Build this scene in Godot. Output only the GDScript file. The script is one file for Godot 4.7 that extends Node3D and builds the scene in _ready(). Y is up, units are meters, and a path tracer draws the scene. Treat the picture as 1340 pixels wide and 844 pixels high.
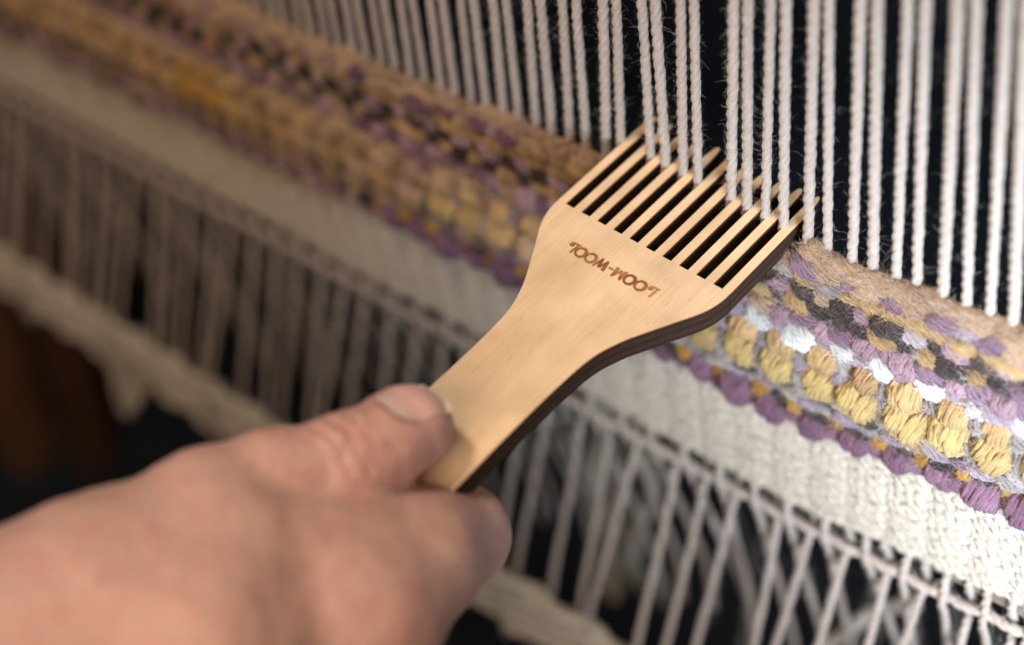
extends Node3D
# A weaver's hand beats the weft of a small tapestry down with a birch plywood comb. World: metres, the warp hangs in the plane z = 0, y up.

const MM := 0.001
var rng := RandomNumberGenerator.new()
var mats := {}
var comb_frame := Transform3D(Basis(Vector3(0.99337, -0.11401, -0.01474), Vector3(0.11480, 0.99053, 0.07534), -Vector3(-0.00601, 0.07654, -0.99705)), Vector3(-0.00511, -0.00195, 0.02229))
var names := {}

# ---------------------------------------------------------------- small helpers
func lin(r: float, g: float, b: float) -> Color:
	return Color(r, g, b).linear_to_srgb()

func numbered(called: String) -> String:
	var n: int = names.get(called, 0)
	names[called] = n + 1
	return called if n == 0 else "%s_%03d" % [called, n]

func thing(called: String, label: String, category: String, at := Vector3.ZERO, group := "") -> Node3D:
	var o := Node3D.new()
	o.name = numbered(called)
	add_child(o)
	o.position = at
	tag(o, label, category, group)
	return o

func tag(o: Node, label: String, category: String, group := "") -> void:
	o.set_meta("label", label)
	o.set_meta("category", category)
	if group != "":
		o.set_meta("group", group)

func part(called: String, mesh: Mesh, m: Material, parent: Node, xf := Transform3D.IDENTITY) -> MeshInstance3D:
	var o := MeshInstance3D.new()
	o.name = called if parent != self else numbered(called)
	o.mesh = mesh
	if m:
		o.material_override = m
	o.transform = xf
	parent.add_child(o, true)
	return o

func make_mat(called: String, color: Color, rough := 0.9) -> StandardMaterial3D:
	var m := StandardMaterial3D.new()
	m.resource_name = called
	m.albedo_color = color
	m.roughness = rough
	m.metallic_specular = 0.3
	mats[called] = m
	return m

# A mesh under construction: vertices in metres, normals worked out from the faces unless given.
class Shape:
	var v := PackedVector3Array()
	var n := PackedVector3Array()
	var c := PackedColorArray()
	var uv := PackedVector2Array()
	var ix := PackedInt32Array()
	func add(p: Vector3, col := Color.WHITE, t := Vector2.ZERO) -> int:
		v.append(p)
		c.append(col)
		uv.append(t)
		return v.size() - 1
	func tri(a: int, b: int, d: int) -> void:
		ix.append(a); ix.append(b); ix.append(d)
	func quad(a: int, b: int, d: int, e: int) -> void:
		tri(a, b, d); tri(a, d, e)
	func smooth() -> void:
		n.resize(v.size())
		n.fill(Vector3.ZERO)
		for i in range(0, ix.size(), 3):
			var a := ix[i]
			var b := ix[i + 1]
			var d := ix[i + 2]
			var f := (v[d] - v[a]).cross(v[b] - v[a]) * 1e6   # clockwise front faces
			n[a] += f; n[b] += f; n[d] += f
		for i in n.size():
			n[i] = n[i].normalized()
	func commit(m: Material = null, into: ArrayMesh = null) -> ArrayMesh:
		if n.size() != v.size():
			smooth()
		var a := []
		a.resize(Mesh.ARRAY_MAX)
		a[Mesh.ARRAY_VERTEX] = v
		a[Mesh.ARRAY_NORMAL] = n
		a[Mesh.ARRAY_COLOR] = c
		a[Mesh.ARRAY_TEX_UV] = uv
		a[Mesh.ARRAY_INDEX] = ix
		var out := into if into else ArrayMesh.new()
		out.add_surface_from_arrays(Mesh.PRIMITIVE_TRIANGLES, a)
		if m:
			out.surface_set_material(out.get_surface_count() - 1, m)
		return out

# ---------------------------------------------------------------- materials
func noise(freq: float, s: int, octaves := 3) -> FastNoiseLite:
	var f := FastNoiseLite.new()
	f.seed = s
	f.frequency = freq
	f.fractal_octaves = octaves
	return f

func streaks(w: int, h: int, stretch: int, freq: float, s: int) -> Image:
	# grey noise drawn out along x: fibres
	var im := noise(freq, s, 4).get_image(maxi(8, w / stretch), h)
	im.convert(Image.FORMAT_L8)
	im.resize(w, h, Image.INTERPOLATE_CUBIC)
	return im

func fibre_texture() -> ImageTexture:
	var a := streaks(512, 512, 14, 0.09, 5)
	var b := streaks(512, 512, 6, 0.03, 9)
	var da := a.get_data()
	var db := b.get_data()
	for i in da.size():
		da[i] = clampi(int(da[i] * 0.7 + db[i] * 0.3), 0, 255)
	return ImageTexture.create_from_image(Image.create_from_data(512, 512, false, Image.FORMAT_L8, da))

func fibre_colour(from: ImageTexture) -> ImageTexture:
	var im: Image = from.get_image().duplicate()
	var d := im.get_data()
	for i in d.size():
		d[i] = clampi(int(198 + (d[i] - 128) * 0.48), 120, 255)
	return ImageTexture.create_from_image(Image.create_from_data(512, 512, false, Image.FORMAT_L8, d))

func yarn_mat(called: String, color: Color, height: ImageTexture, tint: ImageTexture, relief := 0.03, rep := Vector3(1, 1, 1)) -> StandardMaterial3D:
	var m := make_mat(called, color, 0.95)
	m.albedo_texture = tint
	m.vertex_color_use_as_albedo = true
	m.heightmap_enabled = true
	m.heightmap_texture = height
	m.heightmap_scale = relief
	m.uv1_scale = rep
	m.rim_enabled = true
	m.rim = 0.35
	m.rim_tint = 0.6
	m.metallic_specular = 0.15
	return m

func birch_texture() -> ImageTexture:
	# u across the comb, v along it: pale birch veneer with fine grain and small dark flecks
	var w := 512
	var h := 1600
	var fine := streaks(h, w, 40, 0.16, 21)
	var broad := streaks(h, w, 30, 0.012, 33)
	var mot := noise(0.006, 4, 3).get_image(h, w)
	mot.convert(Image.FORMAT_L8)
	var df := fine.get_data()
	var dbr := broad.get_data()
	var dm := mot.get_data()
	var out := PackedByteArray()
	out.resize(w * h * 3)
	for y in h:
		for x in w:
			var k := x * h + y
			var g := 1.0 + (df[k] - 128) * 0.00024 + (dbr[k] - 128) * 0.00024 + (dm[k] - 128) * 0.0004
			var o := (y * w + x) * 3
			out[o] = clampi(int(227.0 * g), 0, 255)
			out[o + 1] = clampi(int(199.0 * g * (0.9 + 0.1 * g)), 0, 255)
			out[o + 2] = clampi(int(161.0 * g * (0.75 + 0.25 * g)), 0, 255)
	var im := Image.create_from_data(w, h, false, Image.FORMAT_RGB8, out)
	var r := RandomNumberGenerator.new()
	r.seed = 77
	for i in 420:
		var x := r.randi_range(2, w - 4)
		var y := r.randi_range(2, h - 40)
		var dark := r.randf_range(0.04, 0.2)
		var ln := r.randi_range(5, 26)
		var drift := r.randf_range(-0.05, 0.05)
		for j in ln:
			var q := clampi(x + int(drift * j), 0, w - 1)
			var p := im.get_pixel(q, y + j)
			var f := 1.0 - dark * sin(PI * (j + 0.5) / ln)
			im.set_pixel(q, y + j, Color(p.r * f, p.g * f * 0.98, p.b * f * 0.95))
	return ImageTexture.create_from_image(im)

func edge_texture() -> ImageTexture:
	# laser-charred plywood edge: v runs through the five plies
	var s := streaks(512, 128, 12, 0.11, 61).get_data()
	var plies := [0.026, 0.033, 0.024, 0.034, 0.026]
	var im := Image.create(512, 128, false, Image.FORMAT_RGB8)
	for y in 128:
		var q := y / 128.0 * 5.0
		var base: float = plies[mini(4, int(q))]
		var seam := 1.0 - 0.15 * exp(-pow((q - roundf(q)) * 12.0, 2.0))
		for x in 512:
			var g := base * seam * (0.75 + s[y * 512 + x] / 255.0 * 0.6)
			im.set_pixel(x, y, lin(g * 1.25, g * 0.70, g * 0.50))
	return ImageTexture.create_from_image(im)

func build_materials() -> void:
	var height := fibre_texture()
	var tint := fibre_colour(height)
	var wool := {
		"tan": [0.58, 0.395, 0.26], "purple": [0.34, 0.215, 0.285], "pink": [0.48, 0.31, 0.355], "dark": [0.075, 0.057, 0.052],
		"ochre": [0.58, 0.38, 0.18], "white": [0.86, 0.84, 0.82], "lavender": [0.48, 0.39, 0.435], "amber": [0.62, 0.40, 0.19],
		"mustard": [0.67, 0.48, 0.20], "grey": [0.46, 0.405, 0.37], "gold": [0.52, 0.28, 0.06], "plum": [0.27, 0.145, 0.205], "dusk": [0.28, 0.175, 0.185], "olive": [0.43, 0.30, 0.15],
	}
	for k in wool:
		var c: Array = wool[k]
		for i in 3:
			var f: float = [1.0, 0.86, 1.13][i]
			yarn_mat("%s%d" % [k, i], lin(c[0] * f, c[1] * f * [1.0, 0.97, 1.02][i], c[2] * f), height, tint, 0.012, Vector3(1, 1, 1))
	yarn_mat("cotton", lin(0.76, 0.64, 0.55), height, tint, 0.012, Vector3(1, 1, 1))
	yarn_mat("cotton_b", lin(0.73, 0.61, 0.52), height, tint, 0.012, Vector3(1, 1, 1))
	yarn_mat("cream", lin(0.95, 0.84, 0.68), height, tint, 0.02, Vector3(1, 1, 1))
	yarn_mat("backing", lin(0.30, 0.24, 0.19), height, tint, 0.02, Vector3(8, 8, 1))
	var hair := make_mat("hair", Color.WHITE, 0.7)
	hair.vertex_color_use_as_albedo = true
	var birch := make_mat("birch", Color.WHITE, 0.62)
	birch.albedo_texture = birch_texture()
	birch.metallic_specular = 0.3
	var edge := make_mat("charred", Color.WHITE, 0.75)
	edge.albedo_texture = edge_texture()
	edge.metallic_specular = 0.2
	make_mat("scorch", lin(0.26, 0.12, 0.055), 0.7)
	for i in 3:
		make_mat("burnt%d" % i, lin(0.44 - 0.06 * i, 0.21 - 0.04 * i, 0.085 - 0.014 * i), 0.8)
	make_mat("burnt_pale", lin(0.60, 0.37, 0.18), 0.7)

# ---------------------------------------------------------------- yarn shapes
func cord_mesh(path: PackedVector3Array, radius: float, plies: int, pitch: float, around: int, sd: int, soft := 0.7, wobble := 0.06) -> Shape:
	# a plied cord along a path: the outline of touching plies, turned along the way
	var sh := Shape.new()
	var f := noise(180.0, sd, 2)
	var t := (path[1] - path[0]).normalized()
	var nn := t.cross(Vector3(0.31, 0.17, 0.94)).normalized()
	var s := 0.0
	var wedge := TAU / plies
	for i in path.size():
		if i > 0:
			s += path[i].distance_to(path[i - 1])
		var t2 := (path[mini(i + 1, path.size() - 1)] - path[maxi(i - 1, 0)]).normalized()
		nn = (nn - t2 * nn.dot(t2)).normalized()
		var bb := t2.cross(nn)
		var turn := TAU * s / pitch
		for k in around + 1:
			var th := TAU * k / around
			var al := fposmod(th - turn, wedge) - wedge * 0.5
			var lobe := 0.536 * cos(al) + sqrt(maxf(0.0, 0.2153 - pow(0.536 * sin(al), 2.0)))
			var q := th if k < around else 0.0
			var r := radius * lerpf(1.0, lobe, soft) * (1.0 + wobble * f.get_noise_3d(path[i].x + cos(q) * 0.002, path[i].y + sin(q) * 0.002, path[i].z))
			var g := 0.97 + 0.10 * f.get_noise_2d(s * 0.7, (th - turn) * 0.004)
			sh.add(path[i] + (nn * cos(th) + bb * sin(th)) * r, Color(g, g, g), Vector2(s / 0.006, (th - turn) / TAU * 2.0))
	var w := around + 1
	for i in path.size() - 1:
		for k in around:
			var a := i * w + k
			sh.quad(a, a + w, a + w + 1, a + 1)
	sh.smooth()
	for i in path.size():   # close the shading across the seam
		var m := (sh.n[i * w] + sh.n[i * w + around]).normalized()
		sh.n[i * w] = m
		sh.n[i * w + around] = m
	return sh

func straight(a: Vector3, b: Vector3, step: float) -> PackedVector3Array:
	var p := PackedVector3Array()
	var n := maxi(2, int(a.distance_to(b) / step))
	for i in n + 1:
		p.append(a.lerp(b, float(i) / n))
	return p

func curve(points: Array, step: float) -> PackedVector3Array:
	var c := Curve3D.new()
	c.bake_interval = step
	for i in points.size():
		var p: Vector3 = points[i]
		var d: Vector3 = (points[mini(i + 1, points.size() - 1)] - points[maxi(i - 1, 0)]) / 6.0
		c.add_point(p, -d, d)
	return c.get_baked_points()

func puff_mesh(sd: int, wrapped: bool) -> ArrayMesh:
	# a loop of roving, two units long: a soft core under many thin strands, its ends tucked down
	var sh := Shape.new()
	var f := noise(1.1, sd, 2)
	var r := RandomNumberGenerator.new()
	r.seed = sd * 7 + 1
	var twist := r.randf_range(0.7, 1.5) * (1 if r.randf() < 0.8 else -1)
	var slant := r.randf_range(0.12, 0.4)
	var nu := 16
	var nv := 16
	for i in nu + 1:
		var x := -cos(PI * i / nu)
		for k in nv + 1:
			var th := TAU * k / nv
			sh.add(puff_point(f, x, th if k < nv else 0.0, 0.93), Color(0.9, 0.9, 0.9), Vector2(x * 0.5, th / TAU))
	for i in nu:
		for k in nv:
			var a := i * (nv + 1) + k
			sh.quad(a, a + 1, a + nv + 2, a + nv + 1)
	var strands := 32 if wrapped else 27
	for i in strands:
		var g := r.randf_range(0.84, 1.14)
		var col := Color(g, g, g)
		var thick := r.randf_range(0.06, 0.15)
		var lift := r.randf_range(0.93, 1.06)
		var path := PackedVector3Array()
		var seg := 13
		var w1 := r.randf() * TAU
		var w2 := r.randf_range(0.02, 0.06)
		var x0 := -0.92 + 1.84 * (i + r.randf_range(-0.5, 1.5)) / strands
		var t0 := TAU * (i + r.randf_range(-0.5, 0.5)) / strands
		for j in seg + 1:
			var q := float(j) / seg
			if wrapped:
				var th := lerpf(-0.45, PI + 0.45, q)
				path.append(puff_point(f, clampf(x0 + slant * 0.6 * cos(th) + w2 * sin(q * 9.0 + w1), -0.97, 0.97), th, lift))
			else:
				var x := -cos(PI * lerpf(0.05, 0.95, q))
				path.append(puff_point(f, x, t0 + twist * x + w2 * 2.5 * sin(q * 9.0 + w1), lift))
		var first := sh.v.size()
		for j in seg + 1:
			var d := (path[mini(j + 1, seg)] - path[maxi(j - 1, 0)]).normalized()
			var a := d.cross(Vector3(0.4, 0.3, 0.87)).normalized()
			var b := d.cross(a)
			var rad := thick * (0.45 + 0.55 * sin(PI * (j + 0.5) / (seg + 1)))
			for k in 6:
				var c := TAU * k / 5.0
				sh.add(path[j] + (a * cos(c) + b * sin(c)) * rad, col, Vector2(j * 0.12, k * 0.08 + i * 0.31))
		for j in seg:
			for k in 5:
				var p := first + j * 6 + k
				sh.quad(p, p + 6, p + 7, p + 1)
	return sh.commit()

func puff_point(f: FastNoiseLite, x: float, th: float, lift: float) -> Vector3:
	var rho := pow(maxf(0.0, 1.0 - x * x), 0.30)
	var nz := f.get_noise_3d(x * 1.2 + 9.0, cos(th) * rho + 3.0, sin(th) * rho)
	var q := rho * lift * (1.0 + 0.32 * nz)
	return Vector3(x + 0.08 * nz, q * cos(th), q * sin(th) - 0.35 * x * x + 0.1)

func add_hair(sh: Shape, root: Vector3, dir: Vector3, length: float, thick: float, col: Color, curl: float) -> void:
	# one fibre: a thin three-sided tube that bends as it goes
	var p := root
	var d := dir.normalized()
	var bend := Vector3(rng.randf_range(-1, 1), rng.randf_range(-1, 1), rng.randf_range(-1, 1)) * curl
	var seg := 5
	var first := sh.v.size()
	for i in seg + 1:
		var a := d.cross(Vector3(0.4, 0.3, 0.87)).normalized()
		var b := d.cross(a)
		var r := thick * (1.0 - 0.7 * i / seg)
		for k in 3:
			var o := a * cos(TAU * k / 3.0) + b * sin(TAU * k / 3.0)
			sh.v.append(p + o * r)
			sh.n.append(o)
			sh.c.append(col)
			sh.uv.append(Vector2.ZERO)
		p += d * (length / seg)
		d = (d + bend / seg).normalized()
		bend = (bend + Vector3(rng.randf_range(-1, 1), rng.randf_range(-1, 1), rng.randf_range(-1, 1)) * curl * 0.5)
	for i in seg:
		for k in 3:
			var a := first + i * 3 + k
			var b := first + i * 3 + (k + 1) % 3
			sh.ix.append(a); sh.ix.append(a + 3); sh.ix.append(b + 3)
			sh.ix.append(a); sh.ix.append(b + 3); sh.ix.append(b)

func cord_fuzz(length: float, count: int, radius: float, sd: int) -> ArrayMesh:
	rng.seed = sd
	var sh := Shape.new()
	for i in count:
		var th := rng.randf() * TAU
		var o := Vector3(cos(th), 0, sin(th))
		var y := rng.randf() * length
		var d := o * rng.randf_range(0.3, 1.0) + Vector3(0, rng.randf_range(-1, 1), 0) + Vector3(-o.z, 0, o.x) * rng.randf_range(-0.8, 0.8)
		var long := rng.randf() < 0.16
		add_hair(sh, Vector3(0, y, 0) + o * radius * 0.85, d, rng.randf_range(0.0018, 0.0038) if long else rng.randf_range(0.0005, 0.0015), 0.000012, Color(0.74, 0.67, 0.60), 1.0)
	return sh.commit()

# ---------------------------------------------------------------- the setting
func build_setting() -> void:
	var wall := make_mat("dark_wall", lin(0.010, 0.011, 0.011), 0.95)
	var bm := BoxMesh.new()
	bm.size = Vector3(4.0, 2.6, 0.08)
	var o := part("back_wall", bm, wall, self, Transform3D(Basis.IDENTITY, Vector3(-0.6, 0.2, -0.95)))
	o.set_meta("kind", "structure")
	o.set_meta("label", "unlit near-black wall behind the loom")
	# navy cloth lying in folds under the loom
	var sh := Shape.new()
	var f := noise(3.2, 8, 3)
	var n := 90
	for j in n + 1:
		for i in n + 1:
			var x := -1.6 + 2.4 * i / n
			var z := -0.9 + 1.6 * j / n
			var y := -0.435 + 0.03 * f.get_noise_2d(x * 1.2, z * 0.8) + 0.018 * f.get_noise_2d(x * 4.0 + 7.0, z * 3.0)
			sh.add(Vector3(x, y, z), Color.WHITE, Vector2(x * 20.0, z * 20.0))
	for j in n:
		for i in n:
			var a := j * (n + 1) + i
			sh.quad(a, a + 1, a + n + 2, a + n + 1)
	var cloth := make_mat("navy_cloth", lin(0.014, 0.018, 0.026), 0.95)
	var c := part("navy_cloth", sh.commit(), cloth, self)
	tag(c, "dark navy cloth lying in soft folds below the loom", "cloth")

func wooden_post(called: String, label: String, foot: Vector3, top: Vector3, w: float, d: float, col: Color) -> void:
	var o := thing(called, label, "wooden post", foot)
	var sh := Shape.new()
	var rel := top - foot
	var outline := PackedVector2Array()
	for k in 24:   # rounded rectangle
		var a := TAU * k / 24
		outline.append(Vector2(signf(cos(a)) * pow(absf(cos(a)), 0.45) * w * 0.5, signf(sin(a)) * pow(absf(sin(a)), 0.45) * d * 0.5))
	var f := noise(9.0, int(w * 1e4), 3)
	for i in 25:
		var q := i / 24.0
		var bow := sin(q * PI) * 0.008
		var k2 := 1.0 + 0.12 * sin(q * PI)
		for k in 24:
			var g := 0.85 + 0.4 * f.get_noise_2d(k * 0.05, q * 0.6)
			sh.add(rel * q + Vector3(outline[k].x * k2 + bow, 0, outline[k].y * k2), Color(g, g * 0.96, g * 0.92), Vector2(k / 24.0, q))
	for i in 24:
		for k in 24:
			var a := i * 24 + k
			var b := i * 24 + (k + 1) % 24
			sh.quad(a, b, b + 24, a + 24)
	var m := make_mat(called + label, col, 0.45)
	m.vertex_color_use_as_albedo = true
	part("shaft", sh.commit(), m, o)
	var cap := CylinderMesh.new()
	cap.top_radius = w * 0.32
	cap.bottom_radius = w * 0.46
	cap.height = 0.012
	part("end_cap", cap, m, o, Transform3D(Basis.IDENTITY, rel + Vector3(0, 0.006, 0)))

# ---------------------------------------------------------------- the warp
func fell_x(k: int) -> Array:
	# where the k-th thread meets the fell and where it passes 55 mm higher; neighbours close up into pairs above
	var known := {
		-3: [-28.9, -25.9], -4: [-33.3, -29.3], 
		-2: [-20.1, -19.6], -1: [-15.9, -16.3], 0: [-11.6, -9.5], 1: [-7.4, -6.3],
		2: [1.2, 3.3], 3: [5.4, 6.5], 4: [10.0, 11.7], 5: [14.6, 15.1], 6: [20.7, 21.2], 7: [25.5, 24.5], 8: [31.4, 31.0], 9: [36.2, 34.6],
		10: [41.5, 40.5], 11: [46.2, 44.1], 12: [52.0, 50.1], 13: [57.2, 53.9], 14: [62.1, 59.3], 15: [67.0, 63.0],
	}
	if known.has(k):
		return known[k]
	var j := floori(k / 2.0)
	var c := 43.85 + 10.4 * (j - 5) if k > 15 else -29.7 - 10.4 * (-2 - j) - 1.4
	var s := 1.0 if posmod(k, 2) == 1 else -1.0
	return [c + 2.5 * s, c + 2.4 - (0.0 if k < 0 else 4.3) + 1.75 * s]

func build_warp() -> void:
	var upper := []
	var fuzz := []
	var light_fuzz := []
	var lower := [[], []]
	var lower_fuzz := []
	for i in 3:
		upper.append(cord_mesh(straight(Vector3.ZERO, Vector3(0, 0.27, 0), 0.00045), 0.00113, 3, 0.0074 + 0.0004 * i, 15, 100 + i, 0.42, 0.16).commit())
		fuzz.append(cord_fuzz(0.11, 1000, 0.001, 40 + i))
		light_fuzz.append(cord_fuzz(0.11, 380, 0.001, 60 + i))
		lower_fuzz.append(cord_fuzz(0.05, 420, 0.001, 50 + i))
		var wob := [0.0, 0.6, -0.5][i] as float
		var back := [Vector3(0, 7, 0.2), Vector3(0, 0, 0.6), Vector3(0.2 + wob * 0.4, -4, 1.6), Vector3(0.2 + wob * 0.4, -8.2, 1.9), Vector3(wob, -15, -0.6), Vector3(wob, -34, -5.6), Vector3(wob * 0.6, -80, -17.2), Vector3(0, -104, -19)]
		var front := [Vector3(0, 7, 0.2), Vector3(0, 0, 0.6), Vector3(-0.1 + wob * 0.4, -4, -1.0), Vector3(wob * 0.4, -8.2, -1.9), Vector3(wob, -16, 1.2), Vector3(wob, -34, 8.4), Vector3(wob * 0.6, -70, 23.5), Vector3(0, -96, 25.0)]
		var n := 0
		for pts in [back, front]:
			for q in pts.size():
				pts[q] = pts[q] * MM
			lower[n].append(cord_mesh(curve(pts, 0.0006), 0.00106, 3, 0.0076, 15, 200 + i + 10 * n, 0.75, 0.14).commit())
			n += 1
	var ordinal := ["first", "second", "third", "fourth", "fifth", "sixth", "seventh", "eighth", "ninth", "tenth", "eleventh", "twelfth", "thirteenth", "fourteenth"]
	var fell := -0.0045
	for k in range(-77, 20):
		var x := fell_x(k)
		var label := "blurred beige cotton warp thread at the far end of the loom"
		var group := "far warp threads left of the comb"
		if k >= -2 and k <= 1:
			label = "beige cotton warp thread between comb teeth, %s of the four left of the empty gap" % ordinal[k + 2]
			group = "warp threads between the comb teeth"
		elif k >= 2 and k <= 5:
			label = "beige cotton warp thread between comb teeth, %s of the four right of the empty gap" % ordinal[k - 2]
			group = "warp threads between the comb teeth"
		elif k >= 6:
			label = "pale cotton warp thread entering the tan wool, %s to the right of the comb" % ordinal[k - 6]
			group = "pale warp threads right of the comb"
		elif k >= -12:
			label = "beige cotton warp thread, %s to the left of the comb" % ordinal[-3 - k]
			group = "warp threads just left of the comb"
		var o := thing("warp_thread", label, "warp thread", Vector3(x[0] * MM, fell, 0), group)
		var v := posmod(k * 7 + 3, 3)
		var dir := (Vector3(x[1], 50.5, 0) - Vector3(x[0], fell * 1000.0, 0)).normalized()
		var fat := 1.0 + 0.07 * sin(k * 4.3)
		var b := Basis(Quaternion(Vector3.UP, dir)) * Basis(Vector3.UP, k * 1.3) * Basis.from_scale(Vector3(fat, 1, fat))
		var m: Material = mats["cotton"] if posmod(k, 3) else mats["cotton_b"]
		part("upper_length", upper[v], m, o, Transform3D(b, Vector3(0, -0.002, 0)))
		if k > -14:
			var fz := part("upper_fuzz", (fuzz if k < 5 else light_fuzz)[v], mats["hair"], o, Transform3D(b, Vector3.ZERO))
			fz.set_meta("kind", "stuff")
		# below the cream band the threads part, one to the front, the next to the back
		var j := floori(k / 2.0)
		var xl := 4.2 + 10.5 * (j - 1) + (2.7 if posmod(k, 2) else -2.7) + 0.5 * sin(k * 2.4)
		part("lower_length", lower[0 if posmod(k, 2) else 1][v], m, o, Transform3D(Basis(Vector3.BACK, 0.05 * sin(k * 5.1)) * Basis(Vector3.RIGHT, 0.04 * sin(k * 3.7)), Vector3((xl - x[0]) * MM, -0.0835 - fell, 0)))
		if k > 0:
			var lf := part("lower_fuzz", lower_fuzz[v], mats["hair"], o, Transform3D(Basis(Vector3.RIGHT, PI + (0.2 if posmod(k, 2) else -0.3)), Vector3((xl - x[0]) * MM, -0.086 - fell, 0)))
			lf.set_meta("kind", "stuff")

func build_cords() -> void:
	# the cord twined between the lower warp threads
	var p := PackedVector3Array()
	var f := noise(20.0, 3, 2)
	var x := -0.42
	while x < 0.125:
		p.append(Vector3(x, -0.0915 + 0.003 * clampf((x - 0.028) / 0.045, 0.0, 1.2) + 0.0009 * f.get_noise_1d(x) , 0.0011 + 0.0003 * sin(x * 600.0)))
		x += 0.0005 if x > -0.08 else 0.0016
	var t := part("twining_cord", cord_mesh(p, 0.00138, 3, 0.0085, 14, 300, 0.85).commit(), mats["cotton"], self)
	tag(t, "twisted white cotton cord threaded across the warp below the cream band", "cord")
	# two bands of thick cotton at the foot of the loom
	band("cotton_band", "soft cream cotton band across the front warp threads at the loom's foot", -0.150, 0.0245, 400)
	var hank := thing("yarn_hank", "loose beige hank of cotton hanging behind the front warp threads", "yarn hank", Vector3(-0.07, -0.150, -0.030))
	var hr := RandomNumberGenerator.new()
	hr.seed = 31
	for s in 7:
		var a := hr.randf_range(-0.016, 0.016)
		var q := [Vector3(a * 0.4, 0.03, hr.randf_range(-0.006, 0.006))]
		for i in 4:
			q.append(Vector3(a + hr.randf_range(-0.005, 0.005), -0.004 - 0.020 * i, hr.randf_range(-0.008, 0.008)))
		part("strand", cord_mesh(curve(q, 0.001), 0.0021, 3, 0.010, 9, 450 + s).commit(), mats["cream"], hank)
	var loose := [Vector3(0.012, -0.176, -0.024), Vector3(0.020, -0.160, -0.022), Vector3(0.027, -0.149, -0.026), Vector3(0.036, -0.146, -0.034)]
	var end := part("cord_end", cord_mesh(curve(loose, 0.001), 0.0024, 3, 0.010, 12, 470).commit(), mats["cotton"], self)
	tag(end, "short white cotton cord end lying behind the lower warp threads", "cord end")
	var pts := [Vector3(-0.247, -0.163, 0.028), Vector3(-0.252, -0.175, 0.030), Vector3(-0.257, -0.184, 0.030), Vector3(-0.262, -0.193, 0.029)]
	var tail := thing("cord_tail", "short loose end of cotton hanging from the front cotton band", "cord end", pts[0])
	for s in 5:
		var q := []
		for i in pts.size():
			q.append(pts[i] - pts[0] + Vector3((s - 2) * 0.0026 * (2.0 - i * 0.6), -0.001 * absf(s - 2), 0.001 * sin(s * 2.0)))
		part("strand", cord_mesh(curve(q, 0.001), 0.0019, 3, 0.012, 12, 480 + s).commit(), mats["cream"], tail)

func band(called: String, label: String, top: float, z: float, sd: int) -> void:
	var o := thing(called, label, "cotton band", Vector3(-0.15, top, z))
	var f := noise(60.0, sd, 2)
	for r in 9:
		var p := PackedVector3Array()
		var x := -0.30
		while x < 0.27:
			var ph := (x + 0.15) / 0.0105 * PI + PI * r
			p.append(Vector3(x, -0.0014 - 0.0028 * r + 0.0006 * f.get_noise_2d(x, r * 3.0), 0.0012 * sin(ph)))
			x += 0.0012
		part("weft_row", cord_mesh(p, 0.0021, 3, 0.011, 10, sd + r, 0.6).commit(), mats["cream"], o)

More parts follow.
